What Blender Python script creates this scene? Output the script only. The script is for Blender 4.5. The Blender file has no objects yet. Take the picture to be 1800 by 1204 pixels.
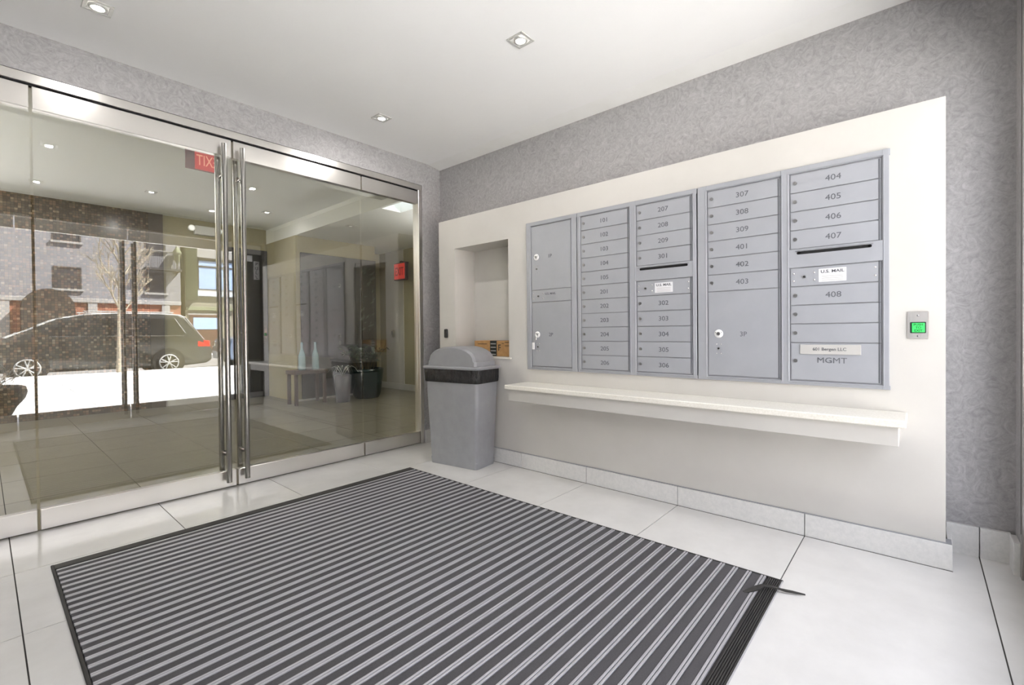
import bpy, bmesh, math, random
from mathutils import Vector, Matrix
random.seed(7)
S = bpy.context.scene
COL = S.collection

# ------------------------------------------------------------------ camera
F_PX, YAW, PITCH, ROLL, CY = 817.05, 0.718822, -0.0110088, -0.0101429, 592.43
H = 0.975
cam_d = bpy.data.cameras.new('camera'); cam = bpy.data.objects.new('camera', cam_d); COL.objects.link(cam)
S.camera = cam
cam_d.sensor_fit = 'HORIZONTAL'; cam_d.sensor_width = 36.0
cam_d.lens = F_PX / 1800 * 36.0
cam_d.shift_x = 0.0
cam_d.shift_y = (CY - 602.0) / 1800.0
cam_d.clip_start = 0.02; cam_d.clip_end = 300
fw = Vector((math.cos(YAW)*math.cos(PITCH), math.sin(YAW)*math.cos(PITCH), math.sin(PITCH)))
rt = Vector((math.sin(YAW), -math.cos(YAW), 0)); up = rt.cross(fw)
c_, s_ = math.cos(ROLL), math.sin(ROLL)
rt, up = c_*rt + s_*up, -s_*rt + c_*up
cam.matrix_world = Matrix(((rt.x, up.x, -fw.x, 0), (rt.y, up.y, -fw.y, 0), (rt.z, up.z, -fw.z, H), (0, 0, 0, 1)))

# ------------------------------------------------------------------ world, sun, exposure
w = bpy.data.worlds.new('sky'); S.world = w; w.use_nodes = True
bg = w.node_tree.nodes['Background']
bg.inputs[0].default_value = (0.87, 0.89, 1.0, 1); bg.inputs[1].default_value = 4.7
sun_d = bpy.data.lights.new('sun', 'SUN'); sun = bpy.data.objects.new('sun', sun_d); COL.objects.link(sun)
sun_d.energy = 60; sun_d.angle = 0.01; sun_d.color = (1.0, 0.97, 0.93)
sun.rotation_euler = Vector((0.85, 0.62, 1.20)).to_track_quat('Z', 'Y').to_euler()
S.view_settings.view_transform = 'Standard'; S.view_settings.look = 'None'
S.view_settings.gamma = 1; S.view_settings.use_curve_mapping = False
S.view_settings.exposure = 0.08
VEST_LAMP_W = 4.0
LOBBY_LAMP_W = 5.0
S.cycles.use_denoising = True; S.cycles.use_adaptive_sampling = False
try:
    S.cycles.denoiser = 'OPENIMAGEDENOISE'; S.cycles.denoising_prefilter = 'ACCURATE'; S.cycles.denoising_input_passes = 'RGB_ALBEDO_NORMAL'
except Exception: pass
S.cycles.max_bounces = 10; S.cycles.diffuse_bounces = 5; S.cycles.glossy_bounces = 5
S.cycles.transparent_max_bounces = 16; S.cycles.sample_clamp_indirect = 14
S.cycles.caustics_reflective = False; S.cycles.caustics_refractive = False

# ------------------------------------------------------------------ materials
def lin(r, g, b):
    f = lambda v: ((v/255+0.055)/1.055)**2.4 if v > 10 else v/255/12.92
    return (f(r), f(g), f(b), 1)
MATS = {}
def mat(name, col, rough=0.5, metal=0.0, spec=0.5, emis=None, es=0.0, coat=0.0):
    m = bpy.data.materials.new(name); m.use_nodes = True
    p = m.node_tree.nodes['Principled BSDF']
    p.inputs['Base Color'].default_value = col; p.inputs['Roughness'].default_value = rough
    p.inputs['Metallic'].default_value = metal; p.inputs['Specular IOR Level'].default_value = spec
    p.inputs['Coat Weight'].default_value = coat
    if emis: p.inputs['Emission Color'].default_value = emis; p.inputs['Emission Strength'].default_value = es
    MATS[name] = m
    return m
def N(m, t, **k):
    n = m.node_tree.nodes.new(t)
    for a, b in k.items(): setattr(n, a, b)
    return n
def L(m, a, b): m.node_tree.links.new(a, b)
def P(m): return m.node_tree.nodes['Principled BSDF']
def coords(m, scale=(1, 1, 1)):
    g = N(m, 'ShaderNodeNewGeometry'); mp = N(m, 'ShaderNodeMapping'); mp.inputs['Scale'].default_value = scale
    L(m, g.outputs['Position'], mp.inputs['Vector']); return mp.outputs[0]
def noise(m, vec, sc, det=4, rough=0.55, dist=0.0):
    n = N(m, 'ShaderNodeTexNoise'); n.inputs['Scale'].default_value = sc; n.inputs['Detail'].default_value = det
    n.inputs['Roughness'].default_value = rough; n.inputs['Distortion'].default_value = dist
    L(m, vec, n.inputs['Vector']); return n.outputs['Fac']
def ramp(m, fac, stops, interp='LINEAR'):
    r = N(m, 'ShaderNodeValToRGB'); r.color_ramp.interpolation = interp
    e = r.color_ramp.elements
    while len(e) > 1: e.remove(e[-1])
    e[0].position, e[0].color = stops[0]
    for p, c in stops[1:]:
        x = e.new(p); x.color = c
    L(m, fac, r.inputs[0]); return r.outputs[0]
def bump(m, h, st, dist=0.002):
    b = N(m, 'ShaderNodeBump'); b.inputs['Strength'].default_value = st; b.inputs['Distance'].default_value = dist
    L(m, h, b.inputs['Height']); L(m, b.outputs[0], P(m).inputs['Normal'])
def vary(name, a, b, sc, rough=0.5, det=4, dist=0.0, bst=0.0, scale=(1, 1, 1), lo=0.35, hi=0.65, **k):
    m = mat(name, a, rough, **k); v = coords(m, scale); f = noise(m, v, sc, det, 0.6, dist)
    L(m, ramp(m, f, [(lo, a), (hi, b)]), P(m).inputs['Base Color'])
    if bst: bump(m, f, bst)
    return m

# wallpaper with a fine scratched plaster swirl
m = mat('wallpaper', lin(170, 168, 168), 0.55)
v = coords(m)
f1 = noise(m, v, 17, 6, 0.68, 3.0); f2 = noise(m, v, 70, 3, 0.6, 1.0)
mx = N(m, 'ShaderNodeMath', operation='MULTIPLY_ADD'); mx.inputs[1].default_value = 0.35; L(m, f2, mx.inputs[0]); L(m, f1, mx.inputs[2])
L(m, ramp(m, mx.outputs[0], [(0.46, lin(146, 144, 144)), (0.64, lin(162, 160, 160)), (0.88, lin(180, 178, 179))]), P(m).inputs['Base Color'])
bump(m, mx.outputs[0], 0.12)
vary('cream_paint', lin(200, 197, 191), lin(205, 202, 196), 3, 0.62)
vary('ceiling_paint', lin(248, 247, 246), lin(250, 249, 248), 2, 0.8)
vary('white_trim', lin(244, 243, 240), lin(248, 247, 245), 4, 0.35)
m = vary('floor_tile', lin(213, 211, 208), lin(221, 219, 216), 5, 0.13, det=8)
m = vary('stone_white', lin(214, 213, 210), lin(224, 222, 219), 60, 0.3, det=6)
vary('floor_tile_lobby', lin(110, 105, 90), lin(118, 113, 98), 5, 0.32, det=6)
vary('stone_counter', lin(226, 222, 210), lin(238, 235, 226), 160, 0.25, det=5)
mat('joint', lin(70, 68, 64), 0.9)
m = mat('brushed_steel', lin(228, 225, 221), 0.28, 1.0)
v = coords(m, (3, 3, 260)); f = noise(m, v, 3, 3); bump(m, f, 0.04)
mat('bar_steel', lin(158, 156, 152), 0.22, 1.0)
mat('polished_steel', lin(190, 188, 184), 0.14, 1.0)
mat('dark_gap', lin(26, 24, 24), 0.8)
vary('grey_enamel', lin(160, 162, 167), lin(164, 166, 171), 8, 0.38, metal=0.1)
mat('grey_enamel_trim', lin(154, 155, 159), 0.35, 0.2)
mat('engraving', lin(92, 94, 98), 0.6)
mat('slot_black', lin(8, 8, 8), 0.7)
mat('lock_metal', lin(150, 150, 150), 0.3, 0.9)
mat('chrome', lin(232, 230, 226), 0.12, 1.0)
mat('white_enamel', lin(240, 240, 238), 0.3)
mat('sticker', lin(222, 222, 224), 0.4)
mat('name_plate', lin(186, 184, 180), 0.4)
mat('plate_edge', lin(110, 110, 108), 0.5)
vary('grey_plastic', lin(144, 145, 148), lin(150, 151, 154), 14, 0.42, bst=0.05)
m = vary('bin_liner', lin(14, 14, 15), lin(24, 24, 26), 30, 0.22, bst=0.0)
f = noise(m, coords(m, (1, 1, .35)), 22, 4, .6, 1.5); bump(m, f, 1.0, 0.02)
vary('mat_carpet', lin(66, 64, 66), lin(88, 86, 88), 900, 0.95, det=2, bst=0.5)
mat('mat_rail', lin(182, 180, 183), 0.42, 0.3)
mat('mat_rubber', lin(50, 48, 46), 0.7)
vary('cardboard', lin(168, 128, 82), lin(182, 142, 94), 30, 0.85)
mat('box_tape', lin(28, 34, 34), 0.35)
mat('ink_black', lin(24, 22, 22), 0.6)
mat('button_green', lin(60, 190, 90), 0.3, emis=lin(50, 215, 105), es=0.55)
mat('button_text', lin(16, 90, 40), 0.5)
mat('button_frame', lin(16, 50, 30), 0.4)
mat('black_plastic', lin(22, 22, 22), 0.4)
mat('lamp_lens', lin(255, 255, 250), 0.3, emis=(1, 0.97, 0.9, 1), es=26)
mat('lamp_lens_dim', lin(225, 225, 220), 0.3, emis=(1, 0.97, 0.9, 1), es=0.8)
mat('lamp_trim', lin(208, 207, 203), 0.35, 0.3)
vary('lobby_paint', lin(160, 152, 120), lin(165, 158, 126), 2, 0.6)
mat('lobby_ceiling', lin(236, 238, 236), 0.8)
mat('charcoal_panel', lin(33, 33, 32), 0.35)
mat('picture_dark', lin(26, 28, 27), 0.3)
mat('picture_leaf', lin(78, 84, 80), 0.4)
mat('teal_glaze', lin(12, 34, 36), 0.2)
mat('plant_brown', lin(66, 56, 40), 0.7)
mat('leaf_green', lin(50, 62, 44), 0.5)
mat('leaf_stripe', lin(196, 198, 190), 0.5)
mat('redwood', lin(66, 46, 40), 0.4)
mat('vase_glass', lin(150, 178, 188), 0.1)
mat('exit_red', lin(200, 60, 54), 0.35, emis=lin(225, 50, 40), es=0.35)
mat('exit_letter', lin(110, 16, 12), 0.4, emis=lin(110, 14, 10), es=0.3)
mat('exit_letter_light', lin(250, 170, 140), 0.4, emis=lin(255, 150, 120), es=0.7)
mat('acrylic_pink', lin(150, 110, 104), 0.2)
mat('exit_housing', lin(40, 14, 14), 0.5)
mat('light_box', lin(230, 240, 240), 0.5, emis=(0.86, 0.96, 1, 1), es=2.2)
# mosaic of small mixed brown tiles
m = mat('mosaic_tile', lin(90, 80, 64), 0.22)
v = coords(m); sep = N(m, 'ShaderNodeSeparateXYZ'); L(m, v, sep.inputs[0])
def M(m, op, a, b=None, c=None):
    n = N(m, 'ShaderNodeMath', operation=op)
    for i, q in enumerate((a, b, c)):
        if q is None: continue
        if isinstance(q, (int, float)): n.inputs[i].default_value = q
        else: L(m, q, n.inputs[i])
    return n.outputs[0]
TS = 0.0285
gx = M(m, 'DIVIDE', M(m, 'ADD', sep.outputs[0], M(m, 'MULTIPLY', sep.outputs[1], 0.73)), TS); gz = M(m, 'DIVIDE', sep.outputs[2], TS)
cb = N(m, 'ShaderNodeCombineXYZ'); L(m, M(m, 'FLOOR', gx), cb.inputs[0]); L(m, M(m, 'FLOOR', gz), cb.inputs[1])
wn = N(m, 'ShaderNodeTexWhiteNoise', noise_dimensions='2D'); L(m, cb.outputs[0], wn.inputs['Vector'])
tc = ramp(m, wn.outputs['Value'], [(0, lin(78, 67, 50)), (0.3, lin(98, 84, 64)), (0.48, lin(110, 94, 72)), (0.62, lin(86, 78, 60)), (0.8, lin(122, 98, 76)), (0.93, lin(140, 124, 102))], 'CONSTANT')
fx = M(m, 'FRACT', gx); fz = M(m, 'FRACT', gz)
gr = M(m, 'MINIMUM', M(m, 'GREATER_THAN', fx, 0.1), M(m, 'GREATER_THAN', fz, 0.1))
mixc = N(m, 'ShaderNodeMix', data_type='RGBA'); L(m, gr, mixc.inputs[0]); mixc.inputs[6].default_value = lin(52, 48, 42); L(m, tc, mixc.inputs[7])
L(m, mixc.outputs[2], P(m).inputs['Base Color']); bump(m, gr, 0.4)
# street
vary('sidewalk_concrete', lin(208, 207, 205), lin(216, 215, 213), 6, 0.9, det=6)
vary('asphalt', lin(120, 118, 116), lin(134, 132, 130), 20, 0.9, det=5)
def brickmat(name, a, b, mortar, sc):
    m = mat(name, a, 0.9); t = N(m, 'ShaderNodeTexBrick')
    g = N(m, 'ShaderNodeNewGeometry'); sp = N(m, 'ShaderNodeSeparateXYZ'); L(m, g.outputs['Position'], sp.inputs[0])
    cbn = N(m, 'ShaderNodeCombineXYZ'); L(m, M(m, 'ADD', sp.outputs[0], sp.outputs[1]), cbn.inputs[0]); L(m, sp.outputs[2], cbn.inputs[1])
    L(m, cbn.outputs[0], t.inputs['Vector']); t.inputs['Scale'].default_value = sc
    t.inputs['Color1'].default_value = a; t.inputs['Color2'].default_value = b; t.inputs['Mortar'].default_value = mortar
    t.inputs['Mortar Size'].default_value = 0.02
    L(m, t.outputs['Color'], P(m).inputs['Base Color']); return m
brickmat('pale_brick', lin(118, 117, 121), lin(132, 131, 135), lin(104, 103, 106), 4.0)
brickmat('red_brick', lin(150, 84, 58), lin(124, 70, 52), lin(140, 120, 104), 4.0)
mat('stone_band', lin(142, 140, 138), 0.8)
mat('sage_stucco', lin(118, 122, 98), 0.85)
mat('beige_stucco', lin(132, 128, 114), 0.85)
mat('window_dark', lin(60, 58, 60), 0.15)
mat('window_blue', lin(150, 172, 205), 0.1)
mat('window_frame_dark', lin(58, 54, 52), 0.5)
mat('window_frame_white', lin(180, 186, 194), 0.5)
mat('iron', lin(50, 48, 48), 0.6)
mat('door_brown', lin(78, 46, 34), 0.6)
mat('awning_brown', lin(36, 28, 24), 0.8)
mat('tree_bark', lin(156, 146, 128), 0.9)
mat('twig', lin(196, 200, 196), 0.8)
mat('planter_dark', lin(16, 14, 13), 0.5)
mat('soil', lin(30, 24, 18), 0.95)
mat('van_paint', lin(44, 45, 44), 0.25, 0.4, coat=0.6)
mat('car_glass', lin(14, 16, 16), 0.06)
mat('tyre', lin(20, 20, 20), 0.85)
mat('alloy', lin(172, 172, 170), 0.35, 0.15)
mat('tail_red', lin(190, 24, 20), 0.25, coat=.5)
mat('blue_paint', lin(108, 124, 148), 0.3, 0.4, coat=0.5)
mat('pier_stone', lin(66, 64, 66), 0.7)
mat('pier_stone_pale', lin(120, 118, 114), 0.7)
m = mat('paper_sticker', lin(245, 245, 245), 0.6); m.node_tree.nodes['Principled BSDF'].inputs['Transmission Weight'].default_value = 0.0
tl = N(m, 'ShaderNodeBsdfTranslucent'); tl.inputs[0].default_value = (.9, .9, .9, 1); mxs = N(m, 'ShaderNodeMixShader'); mxs.inputs[0].default_value = .6
L(m, P(m).outputs[0], mxs.inputs[1]); L(m, tl.outputs[0], mxs.inputs[2]); L(m, mxs.outputs[0], m.node_tree.nodes['Material Output'].inputs['Surface'])
# clear architectural glass: Fresnel mix of pass-through and mirror, real panes
def glassmat(name, tint, ior=1.68):
    m = bpy.data.materials.new(name); m.use_nodes = True; nt = m.node_tree
    for n in list(nt.nodes):
        if n.type != 'OUTPUT_MATERIAL': nt.nodes.remove(n)
    out = nt.nodes[0]
    tr = N(m, 'ShaderNodeBsdfTransparent'); tr.inputs[0].default_value = tint
    gl = N(m, 'ShaderNodeBsdfGlossy'); gl.inputs['Roughness'].default_value = 0.0; gl.inputs[0].default_value = (1, 1, 1, 1)
    g = N(m, 'ShaderNodeNewGeometry')
    iorv = M(m, 'ADD', M(m, 'MULTIPLY', g.outputs['Backfacing'], 1/ior - ior), ior)
    fr = N(m, 'ShaderNodeFresnel'); L(m, iorv, fr.inputs['IOR'])
    mx = N(m, 'ShaderNodeMixShader'); L(m, fr.outputs[0], mx.inputs[0]); L(m, tr.outputs[0], mx.inputs[1]); L(m, gl.outputs[0], mx.inputs[2])
    L(m, mx.outputs[0], out.inputs['Surface']); MATS[name] = m; return m
glassmat('clear_glass', (0.97, 0.976, 0.970, 1), 1.88)
glassmat('street_glass', (0.985, 0.99, 0.985, 1), 1.5)

# ------------------------------------------------------------------ mesh helpers
class MB:
    def __init__(s): s.v = []; s.f = []; s.sm = []
    def add(s, vs, fs, smooth=False):
        o = len(s.v); s.v += [tuple(v) for v in vs]; s.f += [tuple(o+i for i in f) for f in fs]; s.sm += [smooth]*len(fs); return s
    def box(s, x0, x1, y0, y1, z0, z1):
        x0, x1 = sorted((x0, x1)); y0, y1 = sorted((y0, y1)); z0, z1 = sorted((z0, z1))
        v = [(x, y, z) for z in (z0, z1) for y in (y0, y1) for x in (x0, x1)]
        return s.add(v, [(0, 2, 3, 1), (4, 5, 7, 6), (0, 1, 5, 4), (2, 6, 7, 3), (0, 4, 6, 2), (1, 3, 7, 5)])
    def bbox(s, x0, x1, y0, y1, z0, z1, b=0.003):
        x0, x1 = sorted((x0, x1)); y0, y1 = sorted((y0, y1)); z0, z1 = sorted((z0, z1))
        b = min(b, (x1-x0)*.45, (y1-y0)*.45, (z1-z0)*.45)
        bm = bmesh.new(); r = bmesh.ops.create_cube(bm, size=1)
        for q in bm.verts:
            q.co = Vector(((x0+x1)/2+q.co.x*(x1-x0), (y0+y1)/2+q.co.y*(y1-y0), (z0+z1)/2+q.co.z*(z1-z0)))
        bmesh.ops.bevel(bm, geom=list(bm.edges), offset=b, segments=1, affect='EDGES')
        bm.verts.index_update()
        s.add([q.co[:] for q in bm.verts], [[q.index for q in f.verts] for f in bm.faces]); bm.free(); return s
    def tube(s, p0, p1, r0, r1=None, n=16, cap=True, smooth=True):
        r1 = r0 if r1 is None else r1
        p0, p1 = Vector(p0), Vector(p1); d = (p1-p0).normalized()
        a = d.orthogonal().normalized(); b = d.cross(a)
        vs = []
        for p, r in ((p0, r0), (p1, r1)):
            for i in range(n):
                t = 2*math.pi*i/n; vs.append(p + (a*math.cos(t)+b*math.sin(t))*r)
        s.add(vs, [(i, (i+1) % n, n+(i+1) % n, n+i) for i in range(n)], smooth)
        if cap: s.add(vs, [tuple(range(n-1, -1, -1)), tuple(range(n, 2*n))])
        return s
    def lathe(s, prof, c=(0, 0, 0), n=32, axis='z'):
        vs = []; k = len(prof)
        for i in range(n):
            t = 2*math.pi*i/n
            for r, z in prof:
                q = (r*math.cos(t), r*math.sin(t), z)
                if axis == 'x': q = (z, r*math.cos(t), r*math.sin(t))
                if axis == 'y': q = (r*math.sin(t), z, r*math.cos(t))
                vs.append((q[0]+c[0], q[1]+c[1], q[2]+c[2]))
        fs = [(i*k+j, ((i+1) % n)*k+j, ((i+1) % n)*k+j+1, i*k+j+1) for i in range(n) for j in range(k-1)]
        return s.add(vs, fs, True)
    def prism(s, pts, lo, hi, axis='y'):
        # pts 2d polygon in the other two axes, extruded along axis
        def mk(p, t):
            return {'y': (p[0], t, p[1]), 'x': (t, p[0], p[1]), 'z': (p[0], p[1], t)}[axis]
        n = len(pts); vs = [mk(p, lo) for p in pts] + [mk(p, hi) for p in pts]
        fs = [tuple(range(n)), tuple(range(2*n-1, n-1, -1))] + [(i, n+i, n+(i+1) % n, (i+1) % n) for i in range(n)]
        return s.add(vs, fs)
    def build(s, name, material, parent=None, fix=True):
        me = bpy.data.meshes.new(name)
        off = Vector((0, 0, 0))
        if parent is not None:
            q = parent
            while q is not None: off += Vector(q.location); q = q.parent
        me.from_pydata([(v[0]-off.x, v[1]-off.y, v[2]-off.z) for v in s.v], [], s.f)
        me.polygons.foreach_set('use_smooth', s.sm)
        if fix:
            bm = bmesh.new(); bm.from_mesh(me); bmesh.ops.recalc_face_normals(bm, faces=bm.faces); bm.to_mesh(me); bm.free()
        me.materials.append(MATS[material]); me.update()
        o = bpy.data.objects.new(name, me); COL.objects.link(o)
        if parent is not None: o.parent = parent
        return o
def tag(o, label=None, cat=None, group=None, kind=None):
    if label: o['label'] = label
    if cat: o['category'] = cat
    if group: o['group'] = group
    if kind: o['kind'] = kind
    return o
def thing(name, label, cat, loc=(0, 0, 0), rz=0.0, group=None, kind=None):
    o = bpy.data.objects.new(name, None); COL.objects.link(o); o.location = loc; o.rotation_euler = (0, 0, rz)
    return tag(o, label, cat, group, kind)
def copy_tree(o, parent=None):
    c = o.copy(); COL.objects.link(c); c.parent = parent
    for ch in list(o.children): copy_tree(ch, c)
    return c
def struct(name, mb, material, cat=None, label=None): return tag(mb.build(name, material), label, cat, kind='structure')
TEXTS = {}
def text(body, size, material, parent, centre, right=(0, -1, 0), upv=(0, 0, 1), depth=0.0012, name='lettering', width=1.0, bold=0.0):
    cu = bpy.data.curves.new('t', 'FONT'); cu.body = body; cu.size = size; cu.extrude = depth; cu.offset = bold
    cu.align_x = 'CENTER'; cu.align_y = 'CENTER'; cu.resolution_u = 3
    ob = bpy.data.objects.new('t', cu); COL.objects.link(ob)
    dg = bpy.context.evaluated_depsgraph_get(); me = bpy.data.meshes.new_from_object(ob.evaluated_get(dg))
    bpy.data.objects.remove(ob); bpy.data.curves.remove(cu)
    r = Vector(right); u = Vector(upv); n = r.cross(u)
    off = Vector((0, 0, 0)); q = parent
    while q is not None: off += Vector(q.location); q = q.parent
    c = Vector(centre) - off
    ys = [v.co.y for v in me.vertices]; my = (min(ys)+max(ys))/2
    for v in me.vertices: v.co = c + r*v.co.x*width + u*(v.co.y-my) + n*v.co.z
    me.materials.clear(); me.materials.append(MATS[material])
    o = bpy.data.objects.new(name, me); COL.objects.link(o); o.parent = parent
    return o

# ------------------------------------------------------------------ dimensions
XW, XP, XL = 2.79, 2.552, -0.59        # wallpaper wall, mailbox panel face, left wall
YG, YF = 3.332, -0.30                  # inner glass plane, street facade plane
ZC = 2.476

# ------------------------------------------------------------------ floor: slab, separate tiles with recessed joints
fl_ = thing('floor', 'pale polished stone tile floor', 'floor', kind='structure')
MB().box(XL-0.2, 5.0, -0.42, 8.0, -0.20, -0.004).build('joint_bed', 'joint', fl_)
MATX = (0.180, 2.026); MATY = (0.394, 2.764)
def tile_piece(rects, parent, m_='floor_tile'):
    mb = MB()
    for a, b, c, d in rects:
        if b-a > .004 and d-c > .004: mb.box(a, b, c, d, -0.004, 0.0)
    if mb.v: mb.build('tile', m_, parent)
xs = [-1.72, -1.12, -0.52, 0.076, 0.664, 1.266, 1.862, 2.80]
ys = [-0.42, -0.193, 0.405, 1.011, 1.604, 2.205, 2.80, 3.332, 4.00, 4.60, 5.2, 5.8, 6.4, 7.0, 7.6, 8.0]
J = 0.002
def clip(a, b, c, d):
    m0, m1, n0, n1 = MATX[0], MATX[1], MATY[0], MATY[1]
    if b <= m0 or a >= m1 or d <= n0 or c >= n1: return [(a, b, c, d)]
    out = []
    if a < m0: out.append((a, m0, c, d)); a = m0
    if b > m1: out.append((m1, b, c, d)); b = m1
    if c < n0: out.append((a, b, c, n0))
    if d > n1: out.append((a, b, n1, d))
    return out
for j in range(len(ys)-1):
    rowx = ([x for x in xs if ys[j] > .4 or x != 1.862]) if ys[j] < 3.3 else xs[:-1] + [2.46, 3.06, 3.66, 4.26, 5.0]
    if ys[j] < 3.3: rowx = [x for x in rowx if x > -0.7]; rowx[0] = -0.70
    for i in range(len(rowx)-1):
        tile_piece(clip(rowx[i]+J, rowx[i+1]-J, ys[j]+J, ys[j+1]-J), fl_, 'floor_tile' if ys[j] < 3.3 else 'floor_tile_lobby')

# ------------------------------------------------------------------ entrance mat
mt = thing('entrance_mat', 'large recessed entrance mat with grey carpet strips between metal rails', 'mat', (1.1, 1.58, 0))
x0, x1, y0, y1 = MATX[0], MATX[1], MATY[0], MATY[1]
MB().box(x0+.004, x1-.004, y0+.003, y1-.003, -0.004, -0.0015).build('tray', 'mat_rubber', mt)
fr = MB(); T = 0.012
fr.bbox(x0, x1, y1-0.052, y1, -.002, .006, .002)
fr.bbox(x0, x0+0.010, y0, y1, -.002, .007, .002)
fr.bbox(x1-0.006, x1, y0, y1, -.002, .006, .001)
fr.build('border', 'mat_rubber', mt)
# ribbed rubber border at the street end
rb = MB()
yy = y0+0.004
while yy < y0+0.050: rb.bbox(x0+.02, x1-.006, yy, yy+0.0045, -.002, .005, .001); yy += 0.0068
rb.build('ribbed_border', 'mat_rubber', mt)
MB().bbox(x0+.02, x1-.006, y0, y0+0.003, -.002, .006, .001).build('edge_rail', 'mat_rail', mt)
PITCH_M = 0.0509
yc = 0.451; k = 0
while yc < y1-0.09:
    MB().bbox(x0+.012, x1-.006, yc+0.0185, yc+0.0500, -.002, .0040, .0015).build('carpet_strip', 'mat_carpet', mt)
    mr = MB().bbox(x0+.012, x1-.006, yc+0.0005, yc+0.0080, -.002, .0060, .0010)
    mr.bbox(x0+.012, x1-.006, yc+0.0108, yc+0.0183, -.002, .0060, .0010)
    mr.build('metal_rail', 'mat_rail', mt)
    yc += PITCH_M
MB().bbox(x0+.012, x1-.006, yc+0.0005, yc+0.0105, -.002, .006, .001).build('metal_rail', 'mat_rail', mt)
# torn strip sticking out at the corner
ts = MB()
pts = [(1.845, 0.487, .004), (1.885, .452, .016), (1.900, .437, .024), (1.920, .408, .022), (1.938, .378, .012), (1.952, .345, .010), (1.968, .312, .006)]
wd = [.005, .010, .006, .006, .007, .006, .0008]
vs = []
for (x, y, z), q in zip(pts, wd):
    vs += [(x-q*.6, y-q, z), (x+q*.6, y+q, z+.0015), (x+q*.6, y+q, z-.002), (x-q*.6, y-q, z-.0035)]
n = len(pts); fs = []
for i in range(n-1):
    for j in range(4): fs.append((4*i+j, 4*i+(j+1) % 4, 4*i+4+(j+1) % 4, 4*i+4+j))
fs += [(0, 1, 2, 3), (4*n-4, 4*n-3, 4*n-2, 4*n-1)]
ts.add(vs, fs); ts.build('torn_strip', 'mat_rubber', mt)

# ------------------------------------------------------------------ walls and ceiling of the vestibule
struct('ceiling', MB().box(XL-0.2, 3.0, -0.42, 3.30, ZC, ZC+0.15), 'ceiling_paint', 'ceiling')
struct('trim_1', MB().prism([(2.645, ZC+.002), (XW+.01, ZC+.002), (XW+.01, 2.456), (XW-.004, 2.456)], -0.30, 3.30, 'y'), 'white_trim', 'trim')
struct('wall_right', MB().box(XW, XW+0.15, -0.42, 3.40, -.004, ZC+.1), 'wallpaper', 'wall')
struct('wall_left', MB().box(XL-.15, XL, -0.42, 3.40, -.004, ZC+.1), 'wallpaper', 'wall')
# wall around the inner glass
wb = MB().box(XL, XW, 3.302, 3.40, 2.278, ZC+.25); wb.box(2.585, XW, 3.302, 3.40, -.004, 2.278); wb.box(XL, -0.405, 3.302, 3.40, -.004, 2.278)
struct('wall_back', wb, 'wallpaper', 'wall')
# wall around the street glass
wf = MB().box(XL, XW, YF-.12, YF, 2.25, ZC+.1); wf.box(2.66, XW, YF-.12, YF, -.004, 2.25); wf.box(XL, -0.46, YF-.12, YF, -.004, 2.25)
struct('wall_front', wf, 'wallpaper', 'wall')

# baseboards as separate stone pieces
def base_piece(parent, a): MB().bbox(*a, .0015).build('tile', 'stone_white', parent)
bb = thing('baseboard_right', 'white stone baseboard pieces along the mailbox wall', 'baseboard', kind='structure')
cuts = [3.04, 2.73, 2.148, 1.604, 1.011, 0.405, -0.103]
for a, b in zip(cuts[:-1], cuts[1:]): base_piece(bb, (2.541, 2.56, b+.0015, a-.0015, -.003, .104))
base_piece(bb, (2.56, XW-.0, -0.103, -0.088, -.003, .104))
for a, b in ((-0.090, -.192), (-.195, -.285)): base_piece(bb, (XW-.022, XW, b, a, -.003, .126))
MB().box(2.5375, 2.5412, -0.103, 3.04, -.003, .0012).build('floor_joint', 'joint', bb)
MB().box(2.546, 2.60, -0.10, 3.04, .1025, .108).build('shadow_line_strip', 'grey_enamel_trim', bb)  # solid grey strip drawn as the shadow line along the baseboard top
bf = thing('baseboard_front', 'white stone baseboard at the street end', 'baseboard', kind='structure')
base_piece(bf, (2.66, XW-.023, YF, YF+.02, -.003, .126))
b2 = thing('baseboard_back', 'white stone baseboard beside the glass doors', 'baseboard', kind='structure')
for a, b in ((2.585, 2.645), (2.647, XW)): base_piece(b2, (a, b, 3.285, 3.302, -.003, .112))
b3 = thing('baseboard_left', 'white stone baseboard along the left wall', 'baseboard', kind='structure')
for a, b in zip([3.3, 2.8, 2.2, 1.6, 1.0, .4, -.2], [2.8, 2.2, 1.6, 1.0, .4, -.2, -.29]): base_piece(b3, (XL, XL+.018, b+.001, a-.001, -.003, .112))

# ------------------------------------------------------------------ projecting cream mailbox wall with niche
PB = (-0.082, 3.041)   # y extent
NY = (2.262, 2.845); NZ = (0.789, 1.657); ND = 0.30
MY = (0.094, 2.076); MZ = (0.716, 1.732)
pw = MB()
ZT = 1.900
def slab(y0, y1, z0, z1): pw.box(XP, XP+0.028, y0, y1, z0, z1)
slab(PB[0], PB[1], .108, MZ[0]); slab(PB[0], PB[1], MZ[1], ZT)
slab(PB[0], MY[0], MZ[0], MZ[1]); slab(MY[1], NY[0], MZ[0], MZ[1])
slab(NY[0], NY[1], MZ[0], NZ[0]); slab(NY[0], NY[1], NZ[1], MZ[1]); slab(NY[1], PB[1], MZ[0], MZ[1])
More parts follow.
